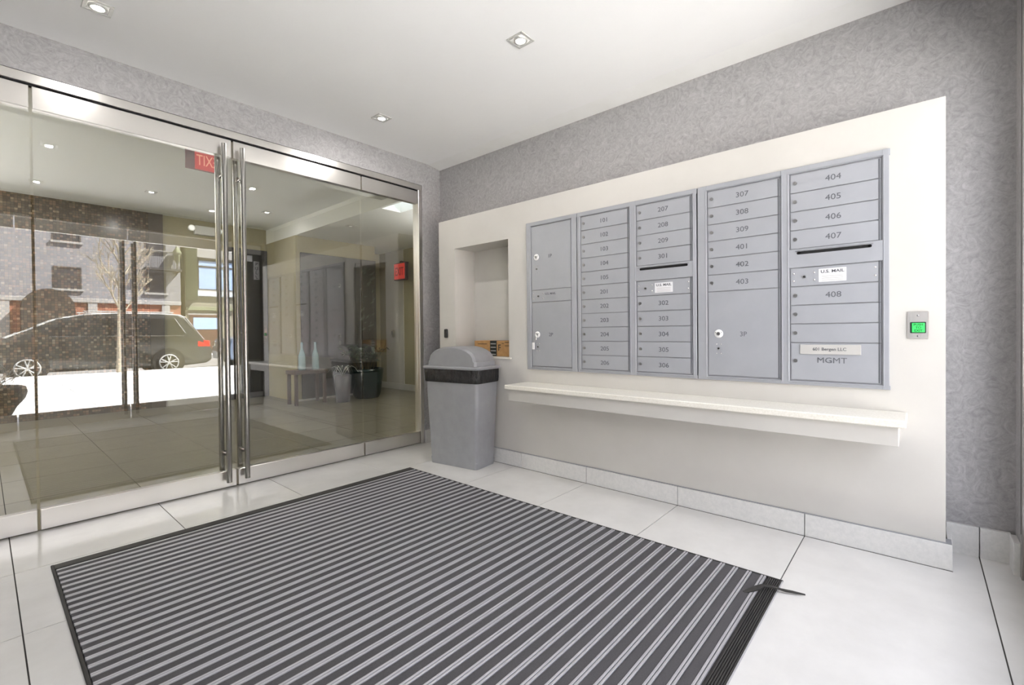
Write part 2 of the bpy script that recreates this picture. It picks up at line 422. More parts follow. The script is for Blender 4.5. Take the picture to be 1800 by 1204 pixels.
# top, ends and niche lining
pw.box(XP+.028, XW, PB[0], PB[1], ZT-.03, ZT); pw.box(XP+.028, XW, PB[0], PB[0]+.03, .0, ZT-.03); pw.box(XP+.028, XW, PB[1]-.03, PB[1], .0, ZT-.03)
XN = XW-0.012
pw.box(XP+.028, XN, NY[1], NY[1]+.02, NZ[0]-.03, NZ[1]+.02); pw.box(XP+.028, XN, NY[0]-.02, NY[0], NZ[0]-.03, NZ[1]+.02)
pw.box(XP+.028, XN, NY[0], NY[1], NZ[1], NZ[1]+.02); pw.box(XN, XN+.01, NY[0]-.02, NY[1]+.02, NZ[0]-.03, NZ[1]+.02)
pw.box(XP+.028, XN, NY[0], NY[1], NZ[0]-.03, NZ[0]-.014)
struct('wall_panel', pw, 'cream_paint', 'wall', 'cream boxed-out wall panel that holds the mailboxes and the niche')
struct('trim_2', MB().bbox(XP-.008, XN, NY[0]-.022, NY[1]+.004, NZ[0]-.014, NZ[0]+.0, .002), 'stone_counter', 'trim', 'thin stone sill at the bottom of the wall niche')

# ------------------------------------------------------------------ stone shelf under the mailboxes
sh = thing('stone_shelf', 'long pale stone writing shelf under the mailboxes', 'shelf', (2.43, 1.06, .592))
MB().bbox(2.304, XP, 0.035, 2.09, .592, .621, .004).build('shelf_top', 'stone_counter', sh)
MB().bbox(2.330, XP, 0.058, 2.075, .514, .592, .002).build('apron', 'cream_paint', sh)

# ------------------------------------------------------------------ mailboxes
XD = 2.5415    # door face
zr = [1.7040 - 0.08815*i for i in range(12)]
def lock_at(parent, y, z, r=.0085):
    mb = MB().tube((XD-.004, y, z), (XD+.002, y, z), r, r, 14); o = mb.build('lock', 'lock_metal', parent)
    return o
def slit(parent, y, z): MB().box(XD-.0048, XD-.0038, y-.001, y+.001, z-.004, z+.004).build('keyhole', 'slot_black', parent)
def rivets(parent, pts, r=.0042, m='chrome'):
    for y, z in pts:
        MB().lathe([(0, -.0028), (r*.7, -.0022), (r, 0)], (XD, y, z), 8, 'x').build('rivet', m, parent)
def row_door(unit, yl, yr, zt, zb, num=None, extra=None):
    """yl is the lock side (larger y)."""
    g = .0022
    d = MB().bbox(XD, XD+.006, yr+g, yl-g, zb+g, zt-g, .001).build('mailbox_door', 'grey_enamel', unit)
    yk = yl-.021
    zk = (zt+zb)/2+.002 if zt-zb < .1 else zb + (zt-zb)*.52
    if extra != 'usmail':
        o = lock_at(d, yk, zk)
    if num: text(num, .0365, 'engraving', d, (XD-.0003, (yl+yr)/2, (zt+zb)/2 + (0 if zt-zb < .1 else .006)), depth=.0006, name='number', width=1.12)
    return d
def outgoing(unit, yl, yr, zt, zb, mid):
    g = .001
    d = MB().bbox(XD-.004, XD+.006, yr-.006, yl+.012, zb+.001, zt, .002).build('outgoing_slot_plate', 'grey_enamel', unit)
    L0, L1 = mid-.134, mid+.134; z = zt-.020
    mb = MB().box(XD-.0048, XD-.0035, L0, L1, z-.0065, z+.0065)
    mb.tube((XD-.0048, L0, z), (XD-.0035, L0, z), .0065, n=12); mb.tube((XD-.0048, L1, z), (XD-.0035, L1, z), .0065, n=12)
    mb.build('slot', 'slot_black', d)
    MB().bbox(XD-.012, XD-.004, L0-.012, L1+.012, z+.008, z+.0105, .001).build('hood_lip', 'grey_enamel_trim', d)
def us_mail(unit, yl, yr, zt, zb, ylock, st, label=True):
    d = row_door(unit, yl, yr, zt, zb, None, 'usmail')
    z = (zt+zb)/2
    o = lock_at(d, ylock, z, .0072); 
    MB().tube((XD-.0052, ylock, z), (XD-.004, ylock, z), .0045, n=10).build('keyhole', 'slot_black', d)
    rivets(d, [(ylock+.042, z+.017), (ylock+.042, z-.017), (ylock-.040, z+.017), (ylock-.040, z-.017)])
    if label: rivets(d, [(yr+.02, z+.02), (yr+.02, z-.016)])
    if st:
        y0, y1, z0, z1 = st
        s = MB().box(XD-.0008, XD, y1, y0, z0, z1).build('sticker', 'sticker' if label else 'grey_enamel', d)
        text('U.S. MAIL', .019, 'engraving', s, (XD-.0012, (y0+y1)/2, z1-.013), depth=.0003, width=1.15, bold=.0004)
        for q in range(3):
            zz = z0+.006+q*.009
            MB().box(XD-.0012, XD-.0008, y1+.012, y0-.012, zz, zz+.0022).build('print_line', 'name_plate' if label else 'grey_enamel_trim', s)
def unit_body(root, yl, yr, cols):
    """frame as rings: outer flange, dark recess, mullion lips"""
    MB().box(XD+.006, XD+.25, yr+.004, yl-.004, MZ[0]+.004, MZ[1]-.004).build('cabinet', 'grey_enamel_trim', root)
    fm = MB(); t = XD-.002
    zt, zb = MZ[1]+.004, MZ[0]-.004
    fm.bbox(t, XD+.012, yr, yl, zr[0]+.004, zt, .0015); fm.bbox(t, XD+.012, yr, yl, zb, zr[11]-.004, .0015)
    ed = [yl] + [q for c in cols for q in c] + [yr]
    for a, b in zip(ed[0::2], ed[1::2]): fm.bbox(t-.0008, XD+.0115, b+.0035, a-(0.0 if a == yl else .0035), zb, zt, .0015)
    fm.build('frame', 'grey_enamel', root)
    # thin raised inner lip
    lp = MB()
    for a, b in cols:
        lp.bbox(t-.003, t+.003, b-.010, b-.0065, zr[11]-.010, zr[0]+.010, .001)
        lp.bbox(t-.003, t+.003, a+.0065, a+.010, zr[11]-.010, zr[0]+.010, .001)
        lp.bbox(t-.0034, t+.003, b-.010, a+.010, zr[0]+.0065, zr[0]+.010, .001)
        lp.bbox(t-.0034, t+.003, b-.010, a+.010, zr[11]-.010, zr[11]-.0065, .001)
    lp.build('inner_lip', 'grey_enamel', root)
def disc(parent, y, z, name='turn_lock'):
    o = MB().lathe([(0, -.006), (.012, -.0055), (.019, -.004), (.022, -.001), (.022, .001)], (XD, y, z), 24, 'x').build(name, 'white_enamel', parent)
    MB().tube((XD-.010, y, z), (XD-.004, y, z), .009, .0095, 14).build('cylinder', 'lock_metal', o)
    MB().box(XD-.0108, XD-.0098, y-.001, y+.001, z-.005, z+.005).build('keyhole', 'slot_black', o)
    for s in (-1, 1): MB().tube((XD-.006, y+s*.015, z+.007), (XD-.003, y+s*.015, z+.007), .002, n=8).build('pin', 'slot_black', o)
    return o
def small_lock(parent, y, z):
    lock_at(parent, y, z, .0065); MB().tube((XD-.0052, y, z), (XD-.004, y, z), .004, n=10).build('keyhole', 'slot_black', parent)
    rivets(parent, [(y+.010, z+.022), (y-.012, z+.022), (y+.010, z-.026), (y-.012, z-.026)], .003)

# parcel lockers, one column
u1 = thing('parcel_locker', 'narrow grey parcel locker 1P over 2P beside the niche', 'mailbox', (2.56, 1.87, .712))
unit_body(u1, 2.080, 1.660, [(2.037, 1.706)])
d = MB().bbox(XD, XD+.006, 1.708, 2.035, 1.264, 1.702, .001).build('parcel_door', 'grey_enamel', u1)
disc(d, 1.992, 1.490); small_lock(d, 1.990, 1.408); text('1P', .034, 'engraving', d, (XD-.0003, 1.877, 1.488), depth=.0006, name='number')
us_mail(u1, 2.037, 1.706, 1.262, 1.178, 1.977, (1.92, 1.83, 1.198, 1.246), False)
d = MB().bbox(XD, XD+.006, 1.708, 2.035, .738, 1.174, .001).build('parcel_door', 'grey_enamel', u1)
o = disc(d, 1.988, .955); o['label'] = 'white round lock with a key and tag hanging from it'
text('2P', .034, 'engraving', d, (XD-.0003, 1.873, .955), depth=.0006, name='number')
small_lock(d, 1.984, .870)
kt = MB().bbox(XD-.018, XD-.010, 1.985, 1.991, .918, .957, .001).build('key', 'chrome', d)
MB().bbox(XD-.019, XD-.015, 2.002, 2.024, .852, .900, .002).build('key_tag', 'white_enamel', d)
MB().tube((XD-.016, 1.990, .925), (XD-.016, 2.013, .897), .0012, n=6).build('key_ring', 'chrome', d)

u2 = thing('mailbox_unit', 'grey mailbox unit with doors 101 to 306 in two columns', 'mailbox', (2.56, 1.27, .712))
unit_body(u2, 1.656, 0.896, [(1.630, 1.294), (1.246, 0.924)])
for i, nme in enumerate('101 102 103 104 105 201 202 203 204 205 206'.split()): row_door(u2, 1.630, 1.294, zr[i], zr[i+1], nme)
for i, nme in enumerate(['207', '208', '209', '301', None, None, '302', '303', '304', '305', '306']):
    if i == 4: outgoing(u2, 1.246, .924, zr[4], zr[5], 1.085)
    elif i == 5: us_mail(u2, 1.246, .924, zr[5], zr[6], 1.192, (1.135, 1.030, 1.190, 1.246))
    else: row_door(u2, 1.246, .924, zr[i], zr[i+1], nme)

u3 = thing('mailbox_unit', 'grey mailbox unit with doors 307 to 408, parcel door 3P and management box', 'mailbox', (2.56, .49, .712))
unit_body(u3, 0.892, 0.090, [(0.841, 0.502), (0.460, 0.120)])
for i, nme in enumerate('307 308 309 401 402 403'.split()): row_door(u3, .841, .502, zr[i], zr[i+1], nme)
d = MB().bbox(XD, XD+.006, .504, .839, .738, zr[6]-.002, .001).build('parcel_door', 'grey_enamel', u3)
disc(d, .787, .955); small_lock(d, .787, .878); text('3P', .034, 'engraving', d, (XD-.0003, .668, .953), depth=.0006, name='number')
for i, nme in enumerate(['404', '405', '406', '407', None, None, '408', '', '']):
    if i == 4: outgoing(u3, .460, .120, zr[4], zr[5], .292)
    elif i == 5: us_mail(u3, .460, .120, zr[5], zr[6], .403, (.346, .242, 1.190, 1.250))
    else: row_door(u3, .460, .120, zr[i], zr[i+1], nme or None)
d = row_door(u3, .460, .120, zr[9], zr[11]); text('MGMT', .036, 'engraving', d, (XD-.0003, .297, .831), depth=.0006, name='lettering', width=1.1)
npl = MB().bbox(XD-.005, XD, .190, .420, .858, .902, .001).build('name_plate', 'name_plate', d)
text('601 Bergen LLC', .0195, 'engraving', npl, (XD-.0053, .306, .880), depth=.0003, bold=.0003, width=1.0)
# dark strip standing in for the hinge knuckles' shadow on the free edge of every column
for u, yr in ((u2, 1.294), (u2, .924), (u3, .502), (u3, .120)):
    MB().box(XD-.0006, XD+.001, yr+.004, yr+.010, zr[11]+.004, zr[0]-.004).build('hinge_shadow', 'engraving', u)

# ------------------------------------------------------------------ push to exit button
gb = thing('exit_button', 'green square push button on a steel plate right of the mailboxes', 'button', (XP, .0025, .929))
MB().bbox(XP-.006, XP, -.031, .036, .929, 1.043, .003).build('plate', 'brushed_steel', gb)
bt = MB().bbox(XP-.013, XP-.005, -.023, .027, .953, .999, .002).build('button', 'button_frame', gb)
fc = MB().bbox(XP-.0155, XP-.012, -.019, .021, .957, .995, .001).build('button_face', 'button_green', gb)
for q, t_ in enumerate(('PUSH', 'TO', 'EXIT')): text(t_, .0125, 'button_text', fc, (XP-.0157, .001, .988-.012*q), depth=.0002, bold=.0003)
for z in (1.026, .941): MB().lathe([(0, -.002), (.003, -.0015), (.0038, 0)], (XP-.006, .0025, z), 10, 'x').build('screw', 'lock_metal', gb)

# small black reader on the panel next to the bin
kp = thing('card_reader', 'small black reader on the cream panel between niche and glass doors', 'reader', (XP, 2.954, .934))
MB().bbox(XP-.016, XP, 2.934, 2.974, .932, 1.005, .006).build('reader_body', 'black_plastic', kp)
for q in range(4): MB().bbox(XP-.0185, XP-.015, 2.944, 2.964, .941+q*.015, .950+q*.015, .001).build('key', 'mat_rubber', kp)

# cardboard box in the niche
cb_ = thing('cardboard_box', 'small brown cardboard box with dark tape on the niche sill', 'box', (2.69, 2.47, .789), 0)
MB().bbox(2.625, 2.770, 2.272, 2.700, .789, .908, .002).build('carton', 'cardboard', cb_)
MB().box(2.6238, 2.6252, 2.455, 2.525, .7905, .9075).build('tape', 'box_tape', cb_)
MB().box(2.6238, 2.771, 2.455, 2.525, .9075, .9088).build('tape', 'box_tape', cb_)
for q in range(4): MB().box(2.6228, 2.6238, 2.463, 2.518, .80+q*.027, .806+q*.027).build('tape_print', 'name_plate', cb_)
text('F', .07, 'ink_black', cb_, (2.6236, 2.425, .855), depth=.0004, name='lettering')
for q, (a, b, z) in enumerate([(2.30, 2.37, .895), (2.30, 2.37, .868), (2.38, 2.40, .885), (2.56, 2.66, .88)]): MB().box(2.6238, 2.6250, a, b, z, z+.004).build('print_line', 'ink_black', cb_)

# ------------------------------------------------------------------ trash bin
ang = math.radians(8.5)
bx, by = 2.365, 2.575
bn = thing('trash_bin', 'slim grey plastic trash bin with domed lid and black liner', 'bin', (bx, by, 0), ang)
# local: long side along y, short along x (parent offset is handled manually because the bin is turned)
def rrect(hx, hy, r, n=5):
    pts = []
    for sx, sy, a0 in ((1, 1, 0), (-1, 1, 90), (-1, -1, 180), (1, -1, 270)):
        for i in range(n+1):
            a = math.radians(a0 + 90*i/n); pts.append((sx*(hx-r)+r*math.cos(a), sy*(hy-r)+r*math.sin(a)))
    return pts
def loft(levels, name, material, parent, cap=True, wob=None):
    vs = []; n = None
    for li, (hx, hy, r, z) in enumerate(levels):
        p = rrect(hx, hy, r); n = len(p)
        for i, (a, b) in enumerate(p):
            q = wob(li, i) if wob else 0
            l = math.hypot(a, b); vs.append((a+a/l*q, b+b/l*q, z))
    fs = [(k*n+i, k*n+(i+1) % n, (k+1)*n+(i+1) % n, (k+1)*n+i) for k in range(len(levels)-1) for i in range(n)]
    if cap: fs += [tuple(range(n-1, -1, -1)), tuple(range((len(levels)-1)*n, len(levels)*n))]
    me = bpy.data.meshes.new(name); me.from_pydata(vs, [], fs); me.materials.append(MATS[material])
    bm = bmesh.new(); bm.from_mesh(me); bmesh.ops.recalc_face_normals(bm, faces=bm.faces); bm.to_mesh(me); bm.free()
    for p_ in me.polygons: p_.use_smooth = len(p_.vertices) < 6
    try: me.set_sharp_from_angle(angle=math.radians(40))
    except Exception: pass
    o = bpy.data.objects.new(name, me); COL.objects.link(o); o.parent = parent; return o
loft([(.112, .215, .022, 0.0), (.116, .219, .022, .045), (.113, .216, .022, .05), (.134, .248, .026, .70), (.134, .248, .026, .715)], 'bin_body', 'grey_plastic', bn)
random.seed(3)
wv = [[random.uniform(-.0015, .003) for _ in range(24)] for _ in range(6)]
loft([(.1345, .2485, .026, .612), (.1375, .2515, .026, .618), (.1385, .2525, .026, .645), (.1395, .2535, .026, .675), (.1405, .2545, .026, .706), (.1385, .2525, .026, .712)], 'liner', 'bin_liner', bn, True, lambda a, b: wv[a][b])
loft([(.146, .262, .03, .708), (.150, .266, .03, .714), (.150, .266, .03, .724), (.145, .260, .03, .730)], 'lid_rim', 'grey_plastic', bn)
# domed swing lid: arch over the long side running across the short side
A, B = .228, .137
prof = [(-A, .728), (-A, .765)]
for i in range(13):
    t = math.pi*(1-i/12); prof.append((A*.96*math.cos(t), .765+.108*math.sin(t)**.85))
prof += [(A, .765), (A, .728)]
vs = []
for sx, sc in ((-1, .93), (-.88, 1.0), (.88, 1.0), (1, .93)):
    vs += [(sx*(B-.012), y*sc, .728+(z-.728)*sc) for y, z in prof]
n = len(prof)
fs = [(k*n+i, k*n+i+1, (k+1)*n+i+1, (k+1)*n+i) for k in range(3) for i in range(n-1)] + [tuple(range(n)), tuple(range(4*n-1, 3*n-1, -1))]
mb = MB(); mb.add(vs, fs, False)
me = bpy.data.meshes.new('lid_dome'); me.from_pydata(vs, [], fs); me.materials.append(MATS['grey_plastic'])
bm = bmesh.new(); bm.from_mesh(me); bmesh.ops.recalc_face_normals(bm, faces=bm.faces); bm.to_mesh(me); bm.free()
for p_ in me.polygons: p_.use_smooth = len(p_.vertices) < 6
try: me.set_sharp_from_angle(angle=math.radians(35))
except Exception: pass
o = bpy.data.objects.new('lid_dome', me); COL.objects.link(o); o.parent = bn

# ------------------------------------------------------------------ glass storefronts
def leaf(name, label, cat, x0, x1, yg, rails, handle=None, ztop=2.222, zrail=2.108, zbot=.108, th=.022, glass='clear_glass'):
    r = thing(name, label, cat, ((x0+x1)/2, yg, 0), kind='structure')
    g = .0035
    gp = MB().box(x0+g, x1-g, yg-.005, yg+.005, zbot-.02, zrail+.02).build('glass_pane', glass, r)
    MB().bbox(x0+g, x1-g, yg-th, yg+th, zrail, ztop-.004, .002).build('top_rail', rails, r)
    MB().bbox(x0+g, x1-g, yg-th, yg+th, .006, zbot, .002).build('bottom_rail', rails, r)
    if handle:
        hx, z0, z1 = handle
        for s in (-1, 1):
            h = MB().tube((hx, yg+s*.067, z0), (hx, yg+s*.067, z1), .0155, n=20).build('pull_bar', 'bar_steel', r)
            st = MB()
            for z in (z0+.175, z1-.185): st.tube((hx, yg+s*.005, z), (hx, yg+s*.055, z), .009, n=12); st.tube((hx, yg+s*.005, z), (hx, yg+s*.009, z), .016, n=16)
            st.build('standoff', 'polished_steel', h)
    return r
leaf('window_1', 'fixed glass sidelight at the far left of the inner doors', 'window', -0.385, .177, YG, 'brushed_steel')
leaf('door_1', 'left leaf of the inner glass double doors with long steel pull', 'door', .181, 1.077, YG, 'brushed_steel', (1.018, .046, 2.170))
leaf('door_2', 'right leaf of the inner glass double doors with long steel pull', 'door', 1.081, 1.994, YG, 'brushed_steel', (1.123, .050, 2.168))
leaf('window_2', 'fixed glass sidelight between inner doors and mailbox wall corner', 'window', 1.998, 2.545, YG, 'brushed_steel')
hf = MB().bbox(-.405, 2.585, 3.306, 3.39, 2.230, 2.278, .002); hf.bbox(2.549, 2.585, 3.306, 3.39, -.003, 2.230, .002); hf.bbox(-.405, -.388, 3.306, 3.39, -.003, 2.230, .002)
struct('trim_3', hf, 'brushed_steel', 'trim', 'brushed steel frame around the inner glass doors')
struct('trim_4', MB().box(-.388, 2.549, 3.322, 3.342, 2.2195, 2.2305), 'dark_gap', 'trim')

leaf('window_3', 'street side glass sidelight on the left', 'window', -0.45, .238, YF-.04, 'brushed_steel', None, 2.22, 2.095, .170, glass='street_glass')
leaf('door_3', 'left leaf of the glass street doors seen only in reflection', 'door', .244, 1.150, YF-.04, 'brushed_steel', (1.10, .06, 2.078), 2.22, 2.095, .170, glass='street_glass')
leaf('door_4', 'right leaf of the glass street doors seen only in reflection', 'door', 1.154, 2.06, YF-.04, 'brushed_steel', (1.207, .06, 2.078), 2.22, 2.095, .170, glass='street_glass')
w4 = leaf('window_4', 'street side glass sidelight on the right with a pull sticker', 'window', 2.064, 2.62, YF-.04, 'brushed_steel', None, 2.22, 2.095, .170, glass='street_glass')
hf = MB().bbox(-.46, 2.66, YF-.10, YF+.002, 2.222, 2.25, .002); hf.bbox(2.622, 2.66, YF-.10, YF+.002, -.003, 2.222, .002)
struct('trim_5', hf, 'bar_steel', 'trim')
sk = MB().box(2.525, 2.600, YF-.0335, YF-.033, 1.745, 2.0).build('sticker', 'paper_sticker', w4)
for q, ch in enumerate('PULL'): text(ch, .062, 'ink_black', sk, (2.5625, YF-.0330, 1.962-.060*q), right=(1, 0, 0), depth=.0004, name='lettering', bold=.001)
sk2 = MB().box(2.415, 2.51, YF-.0335, YF-.033, 1.99, 2.075).build('notice', 'paper_sticker', w4)

# ------------------------------------------------------------------ ceiling lights
def downlight(x, y, z, label, watts, lens='lamp_lens', size=.052, grp='square recessed downlights'):
    r = thing('ceiling_light', label, 'ceiling light', (x, y, z), 0, grp)
    t = MB(); s = size
    for a in ((x-s, x+s, y-s, y-s+.014), (x-s, x+s, y+s-.014, y+s), (x-s, x-s+.014, y-s+.014, y+s-.014), (x+s-.014, x+s, y-s+.014, y+s-.014)): t.bbox(*a, z-.005, z+.001, .0015)
    t.build('trim_ring', 'lamp_trim', r)
    MB().lathe([(.036, -.001), (.034, -.008), (.026, -.010), (.0235, -.003)], (x, y, z), 20).build('gimbal', 'lamp_trim', r)
    MB().tube((x, y, z-.007), (x, y, z-.002), .0235, n=20).build('lens', lens, r)
    if watts:
        ld = bpy.data.lights.new('lamp', 'AREA'); ld.shape = 'DISK'; ld.size = .045; ld.energy = watts; ld.color = (1, .97, .94)
        lo = bpy.data.objects.new('lamp', ld); COL.objects.link(lo); lo.location = (0, 0, -.012); lo.parent = r
    return r
for (x, y, lb) in ((.374, 2.816, 'square recessed ceiling light at the top left, near the inner glass'), (1.862, 2.816, 'square recessed ceiling light nearest the corner of glass and mailbox wall'),
                   (1.85, 1.54, 'square recessed ceiling light out over the mat, toward the street'), (.374, 1.54, 'square ceiling light visible only as a reflection in the left glass'),
                   (.374, .27, 'square ceiling light by the street doors, reflected low in the left glass'), (1.85, .27, 'square ceiling light by the street doors, reflected beyond the handles')):
    downlight(x, y, ZC, lb, VEST_LAMP_W * (0.35 if x < 1 else .5 if y < 1 else 1.15))

# ------------------------------------------------------------------ lobby beyond the glass
ZL = 2.62
lc = MB().box(-2.4, 3.0, 4.56, 8.0, ZL, ZL+.1); lc.box(-2.4, 3.0, 3.40, 4.56, ZC, ZC+.24); 
for a in ((3.0, 3.03, 3.40, 8.0), (3.30, 5.2, 3.40, 8.0), (3.03, 3.30, 3.40, 4.02), (3.03, 3.30, 4.62, 8.0)): lc.box(*a, 2.40, 2.72)
struct('ceiling_lobby', lc, 'lobby_ceiling', 'ceiling')
mz = MB().box(-2.4, 1.50, 7.75, 7.85, -.004, ZL)
struct('wall_mosaic', mz, 'mosaic_tile', 'wall', 'brown mosaic tiled wall at the back of the lobby')
mat('brown_trim', lin(84, 74, 58), .4)
struct('trim_6', MB().box(1.50, 1.655, 7.745, 7.85, -.004, ZL), 'brown_trim', 'trim')
wl = MB().box(1.655, 3.3, 7.78, 7.88, -.004, ZL); wl.box(3.0, 4.30, 6.75, 7.78, -.004, 2.40); wl.box(4.30, 4.9, 7.34, 7.44, -.004, 2.45)
struct('wall_lobby_back', wl, 'lobby_paint', 'wall')
wr = MB().box(4.77, 4.9, 3.40, 7.34, -.004, 2.45); wr.box(XW, 4.77, 3.36, 3.40, -.004, 2.45)
struct('wall_lobby_right', wr, 'lobby_paint', 'wall')
struct('wall_lobby_left', MB().box(-2.4, -2.3, 3.3, 7.9, -.004, 2.7).box(-2.4, XL-.1, 3.30, 3.40, -.004, 2.7), 'lobby_paint', 'wall')
struct('floor_lobby', MB().box(-2.4, XL-.15, 3.3, 8.0, -.1, -.0005), 'floor_tile_lobby', 'floor')
b4 = thing('baseboard_lobby', 'white baseboard on the right lobby wall', 'baseboard', kind='structure')
MB().bbox(4.752, 4.77, 3.42, 7.34, 0, .105, .003).build('board', 'stone_white', b4); MB().bbox(3.0, 4.30, 6.735, 6.75, 0, .03, .002).build('board', 'stone_white', b4)
MB().bbox(1.655, 3.0, 7.765, 7.78, 0, .09, .002).build('board', 'stone_white', b4)

pn = thing('dark_wall_panel', 'tall dark charcoal wall panel in the lobby behind the plant', 'panel', (3.68, 6.74, .03))
MB().bbox(3.06, 4.298, 6.725, 6.749, .03, 2.16, .004).build('panel_board', 'charcoal_panel', pn)
pc = thing('framed_picture', 'dark leafy picture hanging on the charcoal lobby panel', 'picture', (4.1, 6.72, .9))
MB().bbox(3.925, 4.285, 6.708, 6.724, .88, 2.09, .004).build('frame', 'picture_dark', pc)
lf = MB()
random.seed(5)
for q in range(26):
    x, z = random.uniform(3.97, 4.22), random.uniform(.95, 2.0); a = random.uniform(.3, 1.2); l = random.uniform(.06, .14)
    dx, dz = math.cos(a)*l, math.sin(a)*l
    lf.add([(x, 6.7075, z), (x+dx*.5-dz*.16, 6.7072, z+dz*.5+dx*.16), (x+dx, 6.7075, z+dz), (x+dx*.5+dz*.16, 6.7072, z+dz*.5-dx*.16)], [(0, 1, 2, 3)])
lf.build('leaf_print', 'picture_leaf', pc, fix=False)

pt = thing('potted_plant', 'dark teal ceramic pot with brown stems by the charcoal panel', 'plant', (3.87, 6.34, 0))
MB().lathe([(0, .0), (.17, .0), (.20, .05), (.235, .3), (.245, .40), (.25, .44), (.235, .445), (.225, .40), (0, .39)], (3.87, 6.34, 0), 36).build('pot', 'teal_glaze', pt)
random.seed(11); stm = MB(); lvs = MB()
for q in range(22):
    a = random.uniform(0, 6.28); r = random.uniform(.02, .15); h = random.uniform(.28, .44); sp = random.uniform(.05, .2)
    p0 = Vector((3.87+r*math.cos(a), 6.34+r*math.sin(a), .38)); p1 = p0+Vector((math.cos(a)*sp*.6, math.sin(a)*sp*.6, h*.6)); p2 = p1+Vector((math.cos(a)*sp*.6, math.sin(a)*sp*.6, h*.35))
    stm.tube(p0, p1, .006, .004, 6); stm.tube(p1, p2, .004, .002, 6)
    for t in range(7):
        c = p1.lerp(p2, t/6); d = Vector((random.uniform(-1, 1), random.uniform(-1, 1), random.uniform(-.4, .7))).normalized(); s_2 = d.orthogonal().normalized()*.018
        lvs.add([c, c+d*.04+s_2, c+d*.09, c+d*.04-s_2], [(0, 1, 2, 3)])
stm.build('stem', 'plant_brown', pt); tag(lvs.build('leaves', 'leaf_green', pt, fix=False), kind='stuff')

ct = thing('console_table', 'low reddish wooden console table in the dim lobby', 'table', (3.01, 6.45, 0))
MB().bbox(2.78, 3.24, 6.32, 6.62, .42, .475, .006).build('table_top', 'redwood', ct)
for x in (2.81, 3.21):
    for y in (6.36, 6.58): MB().bbox(x-.02, x+.02, y-.02, y+.02, 0, .42, .003).build('leg', 'redwood', ct)
for q, x in enumerate((2.93, 3.12)):
    vz = thing('glass_vase', ('slender pale blue glass bottle on the left of the lobby console', 'slender pale blue glass bottle on the right of the lobby console')[q], 'vase', (x, 6.44, .475), 0, 'glass bottles on the console')
    MB().lathe([(0, 0), (.045, 0), (.048, .02), (.045, .2), (.018, .29), (.015, .38), (.02, .385)], (x, 6.44, .475), 20).build('bottle_body', 'vase_glass', vz)
sp_ = thing('spider_plant', 'arching white striped plant in a small pot right of the console', 'plant', (3.40, 6.2, 0))
MB().lathe([(0, 0), (.09, 0), (.12, .38), (.105, .38), (.1, .33), (0, .33)], (3.40, 6.2, 0), 24).build('pot', 'charcoal_panel', sp_)
random.seed(21)
for q in range(18):
    a = 2*math.pi*q/18+random.uniform(-.1, .1); l = random.uniform(.16, .26); mb = MB(); vs = []
    for t in range(6):
        u_ = t/5; r = l*u_; z = .36+.20*math.sin(u_*2.1)-.10*u_*u_; w_ = .011*(1-u_*.85)
        vs += [(3.40+r*math.cos(a)-w_*math.sin(a), 6.2+r*math.sin(a)+w_*math.cos(a), z), (3.40+r*math.cos(a)+w_*math.sin(a), 6.2+r*math.sin(a)-w_*math.cos(a), z)]
    mb.add(vs, [(2*t, 2*t+1, 2*t+3, 2*t+2) for t in range(5)], True); mb.build('leaf', 'leaf_stripe' if q % 2 else 'leaf_green', sp_, fix=False)

ws = thing('wall_switch', 'small dark switch plate on the right lobby wall', 'switch', (4.77, 6.965, .91))
MB().bbox(4.760, 4.77, 6.925, 7.005, .91, 1.05, .003).build('plate', 'engraving', ws)
MB().bbox(4.755, 4.761, 6.95, 6.98, .95, 1.01, .002).build('rocker', 'lock_metal', ws)
struct('trim_7', MB().box(4.757, 4.77, 6.62, 7.14, .105, 2.40), 'cream_paint', 'trim', 'lighter pilaster on the right lobby wall')

dd = thing('door_5', 'dark wooden door in the olive lobby wall behind the door pulls', 'door', (2.7, 7.77, 0), kind='structure')
MB().bbox(2.42, 3.02, 7.752, 7.779, .0, 2.29, .004).build('door_frame', 'picture_dark', dd)
MB().bbox(2.46, 2.98, 7.742, 7.753, .01, 2.25, .004).build('door_leaf', 'charcoal_panel', dd)
MB().tube((2.52, 7.72, 1.0), (2.63, 7.72, 1.0), .01, n=10).build('handle', 'bar_steel', dd)

em = thing('emergency_light', 'white two-headed emergency light high on the olive lobby wall', 'emergency light', (2.14, 7.74, 2.4))
MB().bbox(2.02, 2.27, 7.71, 7.78, 2.41, 2.535, .006).build('housing', 'white_enamel', em)
for x in (1.975, 2.315):
    h = MB().tube((x, 7.68, 2.485), (x, 7.76, 2.485), .045, .03, 18).build('lamp_head', 'white_enamel', em)
    MB().lathe([(0, 7.676), (.034, 7.676), (.036, 7.680)], (x, 0, 2.485), 16, 'y').build('lens', 'lamp_lens_dim', h)

e1 = thing('exit_sign', 'edge-lit red acrylic exit sign hanging just inside the glass doors', 'exit sign', (1.10, 3.8, 2.12))
MB().bbox(.945, 1.158, 3.796, 3.804, 2.130, 2.275, .001).build('acrylic_plate', 'acrylic_pink', e1)
MB().bbox(1.000, 1.152, 3.792, 3.796, 2.136, 2.270, .001).build('red_field', 'exit_red', e1)
MB().bbox(.94, 1.163, 3.78, 3.82, 2.275, 2.305, .003).build('housing', 'lamp_trim', e1)
MB().tube((1.05, 3.80, 2.305), (1.05, 3.80, ZC), .012, n=12).build('stem', 'lamp_trim', e1)
text('EXIT', .105, 'exit_letter_light', e1, (1.076, 3.7915, 2.203), right=(-1, 0, 0), depth=.0005, width=.62)

